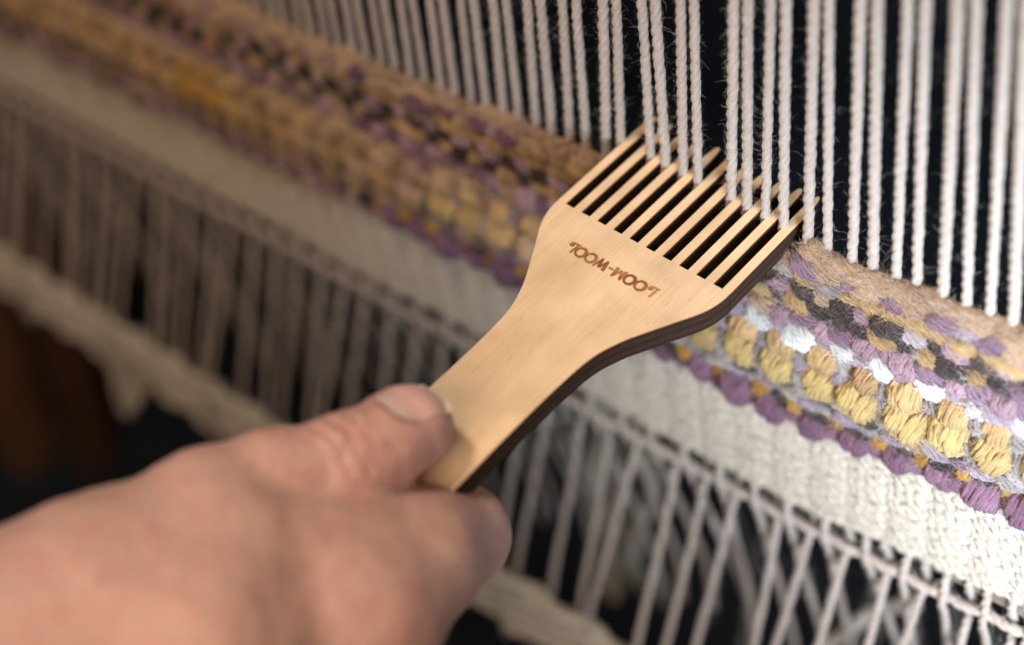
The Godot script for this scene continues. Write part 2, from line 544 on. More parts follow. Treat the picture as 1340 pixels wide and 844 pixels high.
# ---------------------------------------------------------------- the tapestry
func build_tapestry() -> void:
	var o := thing("tapestry", "unfinished woollen weaving with tan, purple and mustard rows above a cream band", "weaving")
	var back := BoxMesh.new()
	back.size = Vector3(0.52, 0.078, 0.0012)
	part("ground_weave", back, mats["backing"], o, Transform3D(Basis.IDENTITY, Vector3(-0.16, -0.0455, -0.0007)))
	# cream plain weave: tight rows of cotton over the warp pairs
	var f := noise(90.0, 71, 2)
	var wig := noise(14.0, 72, 2)
	for r in range(-5, 21):
		var p := PackedVector3Array()
		var x := -0.42
		while x < 0.105:
			var ph := (x - 0.0022) / 0.0104
			var hump := pow(absf(sin(PI * ph)), 0.55)
			var half := sin(TAU * ph * 2.0 + r * PI)
			var y := -0.0525 - 0.00152 * r + 0.0007 * f.get_noise_2d(x, r * 0.9) + 0.0014 * wig.get_noise_2d(x, r * 0.05) + 0.00035 * half
			p.append(Vector3(x, lifted(x * 1000.0, y * 1000.0) * MM, 0.0004 + 0.0009 * hump + 0.0001 * half + 0.0003 * f.get_noise_2d(x + 5.0, r * 2.1)))
			x += 0.00045 if x > -0.06 else 0.0013
		part("cream_weft_row", cord_mesh(p, 0.00155 + 0.0001 * sin(r * 2.3), 2, 0.0052, 11, 500 + r, 0.33, 0.08).commit(), mats["cream"], o)
	var plain := []
	var wrapped := []
	for i in 6:
		plain.append(puff_mesh(10 + i, false))
		wrapped.append(puff_mesh(30 + i, true))
	var r2 := RandomNumberGenerator.new()
	r2.seed = 2024
	var fz := Shape.new()
	var far := {}
	# [y, z, [phase, width, height, depth, wool, wrapped, size spread] ...] in mm; the pattern repeats every 10.4 mm, one pair of warp threads
	var rows := [
		[-4.9, 0.8, [0.0, 6.6, 2.5, 3.0, "tan", 0, 0.1], [5.2, 6.6, 2.5, 3.0, "tan", 0, 0.1]],
		[-6.6, 1.0, [2.6, 6.8, 2.8, 3.3, "tan", 0, 0.1], [7.8, 6.8, 2.8, 3.3, "tan", 0, 0.1]],
		[-9.0, 1.5, [1.0, 6.8, 4.2, 4.2, "purple", 0, 0.18], [6.2, 6.4, 3.4, 3.8, "tan", 0, 0.12]],
		[-12.7, 1.0, [1.4, 5.8, 3.2, 3.6, "ochre", 0, 0.15], [6.6, 6.2, 3.6, 3.8, "ochre", 0, 0.15]],
		[-15.4, 1.2, [0.3, 6.4, 4.8, 4.6, "dark", 0, 0.16], [5.2, 6.0, 4.2, 4.2, "pink", 0, 0.14]],
		[-19.7, 1.2, [9.9, 5.8, 3.8, 4.2, "ochre", 0, 0.15], [4.6, 7.0, 4.2, 4.2, "dark", 0, 0.15], [7.4, 3.2, 3.2, 3.6, "grey", 0, 0.2]],
		[-23.8, 1.5, [0.4, 6.8, 4.6, 4.8, "purple", 0, 0.15], [5.6, 6.8, 4.8, 5.0, "pink", 1, 0.2]],
		[-27.9, 2.0, [0.6, 7.2, 4.6, 5.0, "white", 0, 0.15], [5.9, 6.6, 4.0, 4.2, "lavender", 0, 0.15]],
		[-31.8, 2.4, [6.5, 7.6, 7.2, 6.6, "amber", 1, 0.08], [1.2, 4.6, 5.0, 4.6, "grey", 0, 0.15]],
		[-35.2, 1.6, [1.2, 4.8, 4.0, 4.2, "lavender", 0, 0.15], [6.4, 5.0, 3.0, 4.0, "grey", 0, 0.1]],
		[-38.9, 3.0, [6.4, 9.7, 8.0, 7.4, "mustard", 1, 0.06], [1.2, 4.4, 5.6, 4.6, "grey", 0, 0.2]],
		[-43.7, 1.4, [6.4, 7.2, 4.6, 4.6, "dark", 0, 0.15], [1.2, 6.2, 3.8, 4.4, "grey", 0, 0.15]],
		[-46.9, 1.7, [3.4, 6.6, 3.6, 4.2, "lavender", 0, 0.15], [8.6, 6.4, 3.4, 4.0, "grey", 0, 0.15]],
		[-49.8, 2.0, [10.2, 4.8, 3.9, 4.4, "gold", 1, 0.1], [5.0, 6.6, 3.4, 4.0, "dark", 0, 0.15]],
		[-52.9, 2.2, [4.0, 8.6, 7.2, 6.6, "plum", 1, 0.22], [9.4, 5.6, 3.6, 4.2, "plum", 0, 0.2]],
	]
	for row in rows:
		for q in range(2, row.size()):
			var e: Array = row[q]
			for j in range(-40, 10):
				var x: float = j * 10.4 + e[0] + r2.randf_range(-0.9, 0.9)
				if x < -418 or x > 103 or (x > -29.0 and x < 21.5 and row[0] > -8.5):   # the comb has pressed the last rows down
					continue
				var wool: String = e[4]
				if r2.randf() < (0.07 if x < -60 else 0.10) and e[5] == 0:
					wool = ["purple", "dark", "grey", "lavender", "ochre", "tan"][r2.randi() % 6]
					if row[0] > -9.0:
						wool = "tan"
				if x < -115:   # further along, the weaver used duller yarns
					if wool in ["mustard", "amber", "gold", "ochre"]:
						wool = ["olive", "tan", "olive", "ochre"][r2.randi() % 4] if absf(x + 186.0) > 9.0 else "gold"
					elif wool in ["white", "grey", "lavender"]:
						wool = "tan"
					elif wool in ["purple", "pink", "plum"]:
						wool = ["dusk", "dusk", "pink"][r2.randi() % 3]
				elif x < -50:
					if wool in ["mustard", "amber"]:
						wool = ["ochre", "tan", "mustard", "amber"][r2.randi() % 4]
					elif wool in ["white", "grey", "lavender"]:
						wool = ["tan", "pink", "tan"][r2.randi() % 3]
					elif wool == "purple":
						wool = "plum"
				var k: float = 1.0 + r2.randf_range(-e[6], e[6])
				var y: float = lifted(x, row[0] + r2.randf_range(-0.6, 0.6))
				var sc := Vector3(e[1] * (0.5 if e[5] else 0.62) * k, e[2] * 0.5 * k, e[3] * 0.5 * k) * MM
				var b := Basis(Vector3.BACK, r2.randf_range(-0.3, 0.3) - 0.05) * Basis.from_scale(sc)
				if r2.randf() < 0.5 and e[5] == 0:
					b = b * Basis(Vector3.BACK, PI)
				var xf := Transform3D(b, Vector3(x, y, row[1] + r2.randf_range(-0.5, 0.7)) * MM)
				var mesh: Mesh = (wrapped if e[5] else plain)[r2.randi() % 6]
				var m: Material = mats["%s%d" % [wool, r2.randi() % 3]]
				if x > -112:
					part(wool + ("_loop" if e[5] else "_stitch"), mesh, m, o, xf)
					if x > -62:
						puff_fuzz(fz, xf, sc, wool, r2, 230 if x > 0 else 50)
				else:
					var key := wool + ("L" if e[5] else "S")
					if not far.has(key):
						far[key] = [mesh, m, wool, []]
					far[key][3].append(xf)
	for key in far:
		var mm := MultiMesh.new()
		mm.transform_format = MultiMesh.TRANSFORM_3D
		mm.mesh = far[key][0]
		mm.instance_count = far[key][3].size()
		for i in mm.instance_count:
			mm.set_instance_transform(i, far[key][3][i])
		var mi := MultiMeshInstance3D.new()
		mi.name = "far_%s_wool" % far[key][2]
		mi.multimesh = mm
		mi.material_override = far[key][1]
		mi.set_meta("kind", "stuff")
		o.add_child(mi, true)
	# stray fibres on the cream band
	rng.seed = 99
	for i in 900:
		var x := rng.randf_range(-0.05, 0.1)
		var y := rng.randf_range(-0.0855, -0.056)
		if rng.randf() < 0.3:
			y = -0.0845
		add_hair(fz, Vector3(x, y, 0.0026), Vector3(rng.randf_range(-1, 1), rng.randf_range(-1, 0.6), rng.randf_range(0.1, 0.7)), rng.randf_range(0.001, 0.003), 0.000018, Color(0.75, 0.68, 0.56), 1.8)
	for i in 40:
		add_hair(fz, Vector3(rng.randf_range(0.0, 0.09), rng.randf_range(-0.075, -0.02), 0.004), Vector3(rng.randf_range(-1, 1), rng.randf_range(-1, 1), 0.5), rng.randf_range(0.007, 0.014), 0.000026, Color(0.24, 0.17, 0.15), 1.0)
	var w := part("wool_fuzz", fz.commit(), mats["hair"], o)
	w.set_meta("kind", "stuff")

func lifted(x: float, y: float) -> float:
	# towards its near end the weaving rides up a few millimetres
	return y + 5.5 * clampf((x - 28.0) / 45.0, 0.0, 1.2) * clampf((-y - 8.0) / 40.0, 0.0, 1.0)

func puff_fuzz(sh: Shape, xf: Transform3D, sc: Vector3, wool: String, r: RandomNumberGenerator, count: int) -> void:
	var base: Color = mats[wool + "0"].albedo_color.srgb_to_linear()
	rng.seed = r.randi()
	for i in count:
		var th := rng.randf_range(-0.2, PI + 0.2)
		var x := rng.randf_range(-0.9, 0.9)
		var rho := pow(maxf(0.0, 1.0 - x * x), 0.4)
		var p := xf * Vector3(x, cos(th) * rho * 0.95, sin(th) * rho * 0.95 - 0.35 * x * x + 0.1)
		var out := (p - xf.origin).normalized()
		var d := out * rng.randf_range(0.0, 0.5) + Vector3(rng.randf_range(-1, 1), rng.randf_range(-1, 1), rng.randf_range(-0.3, 0.5))
		var g := rng.randf_range(0.65, 1.6)
		var grey := rng.randf_range(0.0, 0.3)
		var col := Color(lerpf(base.r * g, 0.4, grey), lerpf(base.g * g, 0.37, grey), lerpf(base.b * g, 0.35, grey))
		var long := rng.randf() < 0.16
		add_hair(sh, p, d, rng.randf_range(0.003, 0.006) if long else rng.randf_range(0.0010, 0.0026), 0.000012 if long else 0.000032, col, 2.6)

# ---------------------------------------------------------------- the comb
func half_width(t: float) -> float:
	var pts := [[0.0, 22.45], [-2.0, 22.4], [-4.0, 22.1], [-6.2, 21.5], [-8.4, 20.6], [-11.0, 19.2], [-13.5, 17.8], [-16.5, 16.2], [-19.3, 14.7], [-22.0, 13.3], [-25.2, 12.0], [-28.0, 11.1], [-31.0, 10.55], [-35.0, 10.2], [-42.0, 9.95], [-50.0, 9.9], [-60.0, 10.0], [-72.0, 10.3], [-84.0, 10.8], [-94.0, 11.0], [-100.0, 10.4], [-104.0, 8.6], [-106.5, 5.6], [-107.5, 1.5]]
	for i in pts.size() - 1:
		if t <= pts[i][0] and t >= pts[i + 1][0]:
			var dt: float = pts[i + 1][0] - pts[i][0]
			var u: float = (t - pts[i][0]) / dt
			var m := []
			for k in [i, i + 1]:
				var e0: Array = pts[maxi(k - 1, 0)]
				var e1: Array = pts[mini(k + 1, pts.size() - 1)]
				m.append((e1[1] - e0[1]) / (e1[0] - e0[0]) * dt)
			return (2 * u * u * u - 3 * u * u + 1) * pts[i][1] + (u * u * u - 2 * u * u + u) * m[0] + (3 * u * u - 2 * u * u * u) * pts[i + 1][1] + (u * u * u - u * u) * m[1]
	return pts[-1][1]

const THICK := 5.6
const CUT := 0.10

func at_comb(s: float, t: float, n: float) -> Vector3:
	# comb millimetres: s across, t towards the tips, n above the face; the node carries the frame (x = s, y = n, z = -t)
	return Vector3(s, n, -t) * MM

func face_uv(s: float, t: float) -> Vector2:
	return Vector2((s + 24.0) / 48.0, (t + 112.0) / 150.0)

func slab(outline: PackedVector2Array, open_from: int) -> ArrayMesh:
	# a plywood piece: face, back, a scorched chamfer and charred sides; the outline's last edges from open_from on are butted to another piece
	var n := outline.size()
	var inset := PackedVector2Array()
	for i in n:
		var a := outline[(i + n - 1) % n]
		var p := outline[i]
		var b := outline[(i + 1) % n]
		var e1 := (p - a).normalized()
		var e2 := (b - p).normalized()
		var n1 := Vector2(-e1.y, e1.x)   # inwards for an anticlockwise outline
		var n2 := Vector2(-e2.y, e2.x)
		var d := (n1 + n2).normalized()
		var off := CUT / maxf(0.4, d.dot(n1))
		if i == 0 or i == n - 1:   # ends of the butted edge slide along it
			d = Vector2(-signf(p.x - (outline[0].x + outline[n - 1].x) * 0.5), 0)
			off = CUT
		inset.append(p + d * off)
	var face := Shape.new()
	var tris := Geometry2D.triangulate_polygon(inset)
	for up in [true, false]:
		var first := face.v.size()
		for p in inset:
			face.add(at_comb(p.x, p.y, 0.0 if up else -THICK), Color.WHITE, face_uv(p.x, p.y))
			face.n.append(Vector3.UP if up else Vector3.DOWN)
		for k in range(0, tris.size(), 3):
			var a: Vector2 = inset[tris[k]]
			var b: Vector2 = inset[tris[k + 1]]
			var d: Vector2 = inset[tris[k + 2]]
			var ccw := (b - a).cross(d - a) > 0
			if ccw == up:
				face.tri(first + tris[k], first + tris[k + 2], first + tris[k + 1])
			else:
				face.tri(first + tris[k], first + tris[k + 1], first + tris[k + 2])
	var mesh := face.commit(mats["birch"])
	var bev := Shape.new()
	var side := Shape.new()
	var run := 0.0
	for i in n:
		var j := (i + 1) % n
		var p := outline[i]
		var q := outline[j]
		var len := p.distance_to(q)
		var smooth_a := edge_normal(outline, i)
		var smooth_b := edge_normal(outline, j)
		if i >= open_from:
			continue
		var fl := Vector2(q.y - p.y, p.x - q.x).normalized()
		var na := smooth_a if smooth_a.dot(fl) > 0.85 else fl
		var nb := smooth_b if smooth_b.dot(fl) > 0.85 else fl
		var va := Vector3(na.x, 0, -na.y)
		var vb := Vector3(nb.x, 0, -nb.y)
		for up in [true, false]:
			var lvl := 0.0 if up else -THICK
			var rim := -CUT if up else -THICK + CUT
			var a := bev.add(at_comb(inset[i].x, inset[i].y, lvl))
			bev.add(at_comb(inset[j].x, inset[j].y, lvl))
			bev.add(at_comb(q.x, q.y, rim))
			bev.add(at_comb(p.x, p.y, rim))
			var tilt := Vector3.UP if up else Vector3.DOWN
			for v in [va, vb, vb, va]:
				bev.n.append((v + tilt).normalized())
			if up:
				bev.quad(a, a + 1, a + 2, a + 3)
			else:
				bev.quad(a, a + 3, a + 2, a + 1)
		var s := side.add(at_comb(p.x, p.y, -CUT), Color.WHITE, Vector2(run / 40.0, 0.03))
		side.add(at_comb(q.x, q.y, -CUT), Color.WHITE, Vector2((run + len) / 40.0, 0.03))
		side.add(at_comb(q.x, q.y, -THICK + CUT), Color.WHITE, Vector2((run + len) / 40.0, 0.97))
		side.add(at_comb(p.x, p.y, -THICK + CUT), Color.WHITE, Vector2(run / 40.0, 0.97))
		for v in [va, vb, vb, va]:
			side.n.append(v)
		side.quad(s, s + 1, s + 2, s + 3)
		run += len
	bev.commit(mats["scorch"], mesh)
	side.commit(mats["charred"], mesh)
	return mesh

func edge_normal(o: PackedVector2Array, i: int) -> Vector2:
	var n := o.size()
	var e := (o[(i + 1) % n] - o[(i + n - 1) % n]).normalized()
	return Vector2(e.y, -e.x)

func build_comb() -> void:
	var o := thing("weaving_comb", "flat birch plywood weaving comb with charred edges, held into the warp", "comb")
	o.transform = comb_frame
	var body := PackedVector2Array()
	# anticlockwise seen from above the face: from the left shoulder down the handle, round its end, up to the right shoulder
	var left := PackedVector2Array()
	var t := 0.0
	while t > -107.4:
		left.append(Vector2(-half_width(t), t))
		t -= 0.8 if t > -40 else (2.0 if t > -94 else 0.6)
	left.append(Vector2(-1.0, -107.5))
	body.append_array(left)
	for i in range(left.size() - 1, -1, -1):
		body.append(Vector2(-left[i].x, left[i].y))
	# slot bottoms along the front edge, right to left, are left to the sides of the teeth
	var b := slab(body, body.size() - 1)
	part("body", b, null, o)
	var slot := Shape.new()
	for i in 10:
		var c := (i - 4.5) * 4.28
		var a := slot.add(at_comb(c - 1.05, 0.004, 0), Color.WHITE, Vector2(0, 0.03))
		slot.add(at_comb(c + 1.05, 0.004, 0), Color.WHITE, Vector2(0.05, 0.03))
		slot.add(at_comb(c + 1.05, 0.004, -THICK), Color.WHITE, Vector2(0.05, 0.97))
		slot.add(at_comb(c - 1.05, 0.004, -THICK), Color.WHITE, Vector2(0, 0.97))
		slot.quad(a, a + 3, a + 2, a + 1)
	part("slot_ends", slot.commit(), mats["charred"], o)
	for i in 11:
		var c := (i - 5) * 4.28
		var w := 1.09
		var tip := 33.2 + 0.15 * sin(i * 2.0)
		var left_in := [[0.0, 1.0], [12.0, 1.0], [22.0, 1.0], [27.0, 0.98], [29.5, 0.92], [31.2, 0.80], [32.4, 0.62], [33.0, 0.36]]
		var p := PackedVector2Array()
		for e in left_in:
			p.append(Vector2(c + w * e[1], e[0]))
		p.append(Vector2(c, tip))
		for k in range(left_in.size() - 1, -1, -1):
			p.append(Vector2(c - w * left_in[k][1], left_in[k][0]))
		part("tooth", slab(p, p.size() - 1), null, o)
	lettering(o)

func stroke(sh: Shape, pts: Array, wide: float, lvl: float) -> void:
	# a flat ribbon along points given in comb millimetres
	var first := sh.v.size()
	for i in pts.size():
		var a: Vector2 = pts[maxi(i - 1, 0)]
		var b: Vector2 = pts[mini(i + 1, pts.size() - 1)]
		var d := (b - a).normalized()
		var s := Vector2(-d.y, d.x) * wide * 0.5 * (0.75 + 0.35 * sin(PI * (i + 0.6) / pts.size()))
		var p: Vector2 = pts[i]
		for q in [p + s, p - s]:
			sh.add(at_comb(q.x, q.y, lvl))
			sh.n.append(Vector3.UP)
	for i in pts.size() - 1:
		var k := first + i * 2
		var x := sh.v[k + 1] - sh.v[k]
		var y := sh.v[k + 2] - sh.v[k]
		if x.cross(y).y > 0:
			sh.quad(k, k + 2, k + 3, k + 1)
		else:
			sh.quad(k, k + 1, k + 3, k + 2)

func glyph(ch: String) -> Array:
	# strokes of the burnt lettering in a box one unit high, x from the glyph's middle
	match ch:
		"L":
			return [[[-0.10, 1.0], [-0.13, 0.7], [-0.17, 0.35], [-0.20, 0.04]], [[-0.40, 0.0], [-0.2, 0.03], [0.05, 0.02], [0.24, 0.05], [0.36, 0.14], [0.37, 0.26], [0.28, 0.33], [0.18, 0.29], [0.17, 0.2], [0.24, 0.17]]]
		"O":
			var a := []
			var b := []
			for i in 25:
				var th := TAU * i / 24.0 + 0.6
				a.append([0.45 * cos(th), 0.5 + 0.46 * sin(th)])
				b.append([0.03 + 0.36 * cos(th + 0.3), 0.5 + 0.40 * sin(th + 0.3)])
			return [a, b]
		"M":
			return [[[-0.42, 0.0], [-0.40, 0.5], [-0.36, 1.0]], [[-0.36, 1.0], [-0.2, 0.62], [0.0, 0.12]], [[0.0, 0.12], [0.18, 0.6], [0.36, 1.0]], [[0.36, 1.0], [0.40, 0.5], [0.44, 0.0]], [[-0.30, 0.05], [-0.28, 0.5], [-0.27, 0.85]], [[0.28, 0.85], [0.30, 0.5], [0.33, 0.05]]]
		"W":
			return [[[-0.46, 1.0], [-0.36, 0.5], [-0.24, 0.0]], [[-0.24, 0.0], [-0.12, 0.4], [0.0, 0.86]], [[0.0, 0.86], [0.14, 0.4], [0.24, 0.0]], [[0.24, 0.0], [0.36, 0.5], [0.48, 1.0]], [[-0.34, 1.0], [-0.26, 0.6], [-0.17, 0.25]], [[0.08, 0.9], [0.18, 0.6], [0.28, 0.25]]]
	return [[[-0.22, 0.42], [0.0, 0.45], [0.22, 0.42]]]

func lettering(o: Node3D) -> void:
	# LOOM-WOOL, upside down to the camera: it reads from the handle's other side
	var word := [["L", 9.6, 2.7], ["O", 6.75, 3.1], ["O", 4.0, 3.1], ["M", 1.25, 2.8], ["-", -0.95, 2.2], ["W", -3.2, 3.0], ["O", -6.1, 3.1], ["O", -8.75, 3.1], ["L", -10.9, 2.7]]
	for e in word:
		var sh := Shape.new()
		var halo := Shape.new()
		for line in glyph(e[0]):
			var pts := []
			for p in line:
				pts.append(Vector2(e[1] - p[0] * 2.8, -7.75 - p[1] * 2.85))
			stroke(halo, pts, 0.66, 0.012)
			stroke(sh, pts, 0.40, 0.024)
		var l := part("letter", sh.commit(), mats["burnt%d" % (word.find(e) % 3)], o)
		part("scorch_halo", halo.commit(), mats["burnt_pale"], l)

# ---------------------------------------------------------------- the hand
var joints := {}
var bones := []    # [a, b, ra, rb, group]
var skin_noise: FastNoiseLite
var crease_at: Vector3
var crease_axis: Vector3
var crease_out: Vector3
var nail_o: Vector3
var nail_x: Vector3
var nail_y: Vector3
var nail_n: Vector3

func bone(a: String, b: String, g: int) -> void:
	bones.append([joints[a][0], joints[b][0], joints[a][1], joints[b][1], g])

func smin(a: float, b: float, k: float) -> float:
	var h := maxf(k - absf(a - b), 0.0) / k
	return minf(a, b) - h * h * k * 0.25

const GROUP_K := [3.0, 9.0, 3.5, 3.0, 3.0, 3.0]

func flesh(p: Vector3, near: Array) -> float:
	var d := [1e3, 1e3, 1e3, 1e3, 1e3, 1e3]
	for e in near:
		var a: Vector3 = e[0]
		var ba: Vector3 = e[1] - a
		var pa := p - a
		var h := clampf(pa.dot(ba) / ba.length_squared(), 0.0, 1.0)
		var q: float = (pa - ba * h).length() - lerpf(e[2], e[3], h)
		var g: int = e[4]
		d[g] = smin(d[g], q, GROUP_K[g])
	var palm := smin(d[1], d[2], 6.0)
	palm = smin(palm, d[3], 2.5)
	palm = smin(palm, d[4], 2.5)
	palm = smin(palm, d[5], 2.5)
	var r := smin(palm, d[0], 1.6)
	if r > 4.0:
		return r
	# skin folds over the thumb's joint
	var c := p - crease_at
	var u := c.dot(crease_axis)
	var out := c.dot(crease_out)
	if d[0] < palm + 3.0 and absf(u) < 11.0 and out > -3.0:
		var wob := skin_noise.get_noise_3dv(p * 1.0) * 2.2
		var w := sin((u + wob) * 2.1) * 0.5 + 0.5
		r += 0.75 * exp(-u * u / 26.0) * (w * w - 0.2) * smoothstep(-3.0, 4.0, out) * smoothstep(0.5, 4.5, palm - d[0])
	# bed of the nail
	var q2 := p - nail_o
	var nx := q2.dot(nail_x) / 6.6
	var ny := q2.dot(nail_y) / 5.7
	if q2.dot(nail_n) > 1.0:
		var e2 := pow(absf(nx), 3.0) + pow(absf(ny), 2.6)
		r += 0.42 * (1.0 - smoothstep(0.75, 1.1, e2)) - 0.34 * exp(-pow((e2 - 1.35) / 0.35, 2.0))
	r += 0.45 * skin_noise.get_noise_3dv(p * 0.18) + 0.16 * skin_noise.get_noise_3dv(p * 0.5)
	return r

func skin_colour(p: Vector3) -> Color:
	var base := Vector3(0.60, 0.385, 0.325)
	var n1 := skin_noise.get_noise_3dv(p * 0.45)
	var n2 := skin_noise.get_noise_3dv(p * 1.6 + Vector3(40, 0, 0))
	var n3 := skin_noise.get_noise_3dv(p * 0.9 + Vector3(0, 70, 0))
	var red := Vector3(0.60, 0.31, 0.268)
	var k := clampf(0.15 + n1 * 0.8, 0.0, 0.7)
	for e in [["t_tip", 11.0, 0.85], ["i_mcp", 12.0, 0.5], ["i_pip", 12.0, 0.35], ["t_ip", 10.0, 0.3], ["m_mcp", 14.0, 0.4]]:
		var q: Vector3 = joints[e[0]][0]
		k += e[2] * exp(-p.distance_squared_to(q) / (e[1] * e[1]))
	var col := base.lerp(red, clampf(k, 0.0, 1.0)) * (1.0 + 0.10 * n2)
	var freckle := smoothstep(0.28, 0.5, n3)
	col = col.lerp(Vector3(0.46, 0.25, 0.17), freckle * 0.22)
	return Color(col.x, col.y, col.z)

func build_hand() -> void:
	joints = {
		"t_tip": [Vector3(-5.0, 0.9, 90.7), 8.2],
		"t_mid": [Vector3(-5.1, 2.0, 98.0), 7.9],
		"t_ip": [Vector3(-6.6, 3.0, 104.9), 8.5],
		"t_pp": [Vector3(-11.9, 4.8, 116.6), 9.0],
		"t_mcp": [Vector3(-16.5, 5.4, 128.6), 10.6],
		"t_cmc": [Vector3(-24.2, -4.0, 162.5), 15.0],
		"i_pip": [Vector3(2.2, -24.0, 90.3), 9.6],
		"i_pp": [Vector3(7.6, -14.0, 104.9), 11.4],
		"i_mcp": [Vector3(9.8, -11.6, 121.2), 11.2],
		"i_met": [Vector3(0.3, -1.6, 146.2), 14.0],
		"i_base": [Vector3(-17.5, -0.4, 170.2), 18.0],
		"i_dip": [Vector3(-10.3, -21.1, 89.1), 7.6],
		"i_tip": [Vector3(-15.3, -21.7, 99.1), 6.8],
		"w_a": [Vector3(2.5, -16.2, 99.5), 9.4],
		"w_b": [Vector3(-1.0, -8.7, 117.4), 12.0],
		"w_c": [Vector3(-8.2, -0.2, 132.0), 13.5],
		"w_d": [Vector3(-17.6, 1.1, 152.5), 17.0],
		"m_mcp": [Vector3(8.7, -25.8, 130.9), 11.2],
		"m_met": [Vector3(-0.8, -14.6, 154.5), 14.0],
		"m_base": [Vector3(-20.7, -10.6, 175.1), 18.0],
		"m_pip": [Vector3(-0.3, -55.1, 115.7), 9.2],
		"m_dip": [Vector3(-10.4, -48.8, 110.8), 7.8],
		"m_tip": [Vector3(-15.5, -37.6, 113.6), 7.2],
		"r_mcp": [Vector3(7.4, -38.1, 140.5), 11.0],
		"r_met": [Vector3(-5.9, -30.4, 160.9), 13.0],
		"r_pip": [Vector3(-1.3, -69.5, 127.8), 9.0],
		"r_dip": [Vector3(-17.5, -67.4, 123.0), 7.5],
		"r_tip": [Vector3(-24.0, -54.5, 125.2), 7.0],
		"l_mcp": [Vector3(-3.2, -55.6, 151.3), 10.0],
		"l_met": [Vector3(-14.3, -39.5, 166.2), 13.0],
		"l_pip": [Vector3(-9.2, -83.1, 142.3), 7.8],
		"l_dip": [Vector3(-23.5, -83.0, 138.2), 6.6],
		"l_tip": [Vector3(-28.4, -71.1, 139.9), 6.2],
		"wrist": [Vector3(-27.6, -4.3, 190.3), 26.0],
		"arm": [Vector3(-44.4, 8.0, 266.0), 32.0],
	}
	for e in [["t_tip", "t_mid", 0], ["t_mid", "t_ip", 0], ["t_ip", "t_pp", 0], ["t_pp", "t_mcp", 0], ["t_mcp", "t_cmc", 0], ["t_mcp", "t_cmc", 1], ["t_cmc", "wrist", 1],
			["i_mcp", "i_met", 1], ["i_met", "i_base", 1], ["i_base", "wrist", 1], ["w_a", "w_b", 1], ["w_b", "w_c", 1], ["w_c", "w_d", 1], ["w_d", "wrist", 1], ["w_b", "i_mcp", 1],
			["m_mcp", "m_met", 1], ["m_met", "m_base", 1], ["m_base", "wrist", 1], ["r_mcp", "r_met", 1], ["r_met", "wrist", 1], ["l_mcp", "l_met", 1], ["l_met", "wrist", 1], ["wrist", "arm", 1],
			["i_mcp", "m_mcp", 1], ["m_mcp", "r_mcp", 1], ["r_mcp", "l_mcp", 1], ["t_cmc", "i_met", 1],
			["i_mcp", "i_pp", 2], ["i_pp", "i_pip", 2], ["i_pip", "i_dip", 2], ["i_dip", "i_tip", 2],
			["m_mcp", "m_pip", 3], ["m_pip", "m_dip", 3], ["m_dip", "m_tip", 3], ["r_mcp", "r_pip", 4], ["r_pip", "r_dip", 4], ["r_dip", "r_tip", 4],
			["l_mcp", "l_pip", 5], ["l_pip", "l_dip", 5], ["l_dip", "l_tip", 5]]:
		bone(e[0], e[1], e[2])
	skin_noise = noise(0.35, 11, 2)
	var tip: Vector3 = joints["t_tip"][0]
	var ip: Vector3 = joints["t_ip"][0]
	var view: Vector3 = (Vector3(0.16077, 0.20213, 0.21216) * 1000.0 - tip).normalized()
	var up_img := Vector3(-0.38140, 0.74305, -0.54992)
	var axis := (tip - ip).normalized()
	crease_at = ip + (joints["t_pp"][0] - ip) * 0.12
	crease_axis = axis
	crease_out = (view * 0.8 + up_img * 0.5)
	crease_out = (crease_out - axis * crease_out.dot(axis)).normalized()
	nail_n = view * 0.62 + up_img * 0.78
	nail_n = (nail_n - axis * nail_n.dot(axis)).normalized()
	nail_x = axis
	nail_y = nail_n.cross(nail_x)
	nail_o = tip + axis * 0.6
	var o := thing("person", "bare right hand gripping the comb's handle with thumb on top", "person")
	# mesh the field: blocks that the skin may cross, then one vertex per crossed cell
	var cell := 0.75
	var nb := 8
	var lo := Vector3(1e9, 1e9, 1e9)
	var hi := -lo
	for k in joints:
		var r: float = joints[k][1] + 4.0
		lo = lo.min(joints[k][0] - Vector3(r, r, r))
		hi = hi.max(joints[k][0] + Vector3(r, r, r))
	var size := cell * nb
	var half_diag := size * 0.5 * sqrt(3.0)
	var count := ((hi - lo) / size).ceil()
	var cells := {}
	var edges := []
	var sh := Shape.new()
	var corner := PackedFloat32Array()
	corner.resize((nb + 1) * (nb + 1) * (nb + 1))
	var w := nb + 1
	var offs := [Vector3(0, 0, 0), Vector3(1, 0, 0), Vector3(0, 1, 0), Vector3(1, 1, 0), Vector3(0, 0, 1), Vector3(1, 0, 1), Vector3(0, 1, 1), Vector3(1, 1, 1)]
	var oi := [0, 1, w, w + 1, w * w, w * w + 1, w * w + w, w * w + w + 1]
	var pairs := [[0, 1], [2, 3], [4, 5], [6, 7], [0, 2], [1, 3], [4, 6], [5, 7], [0, 4], [1, 5], [2, 6], [3, 7]]
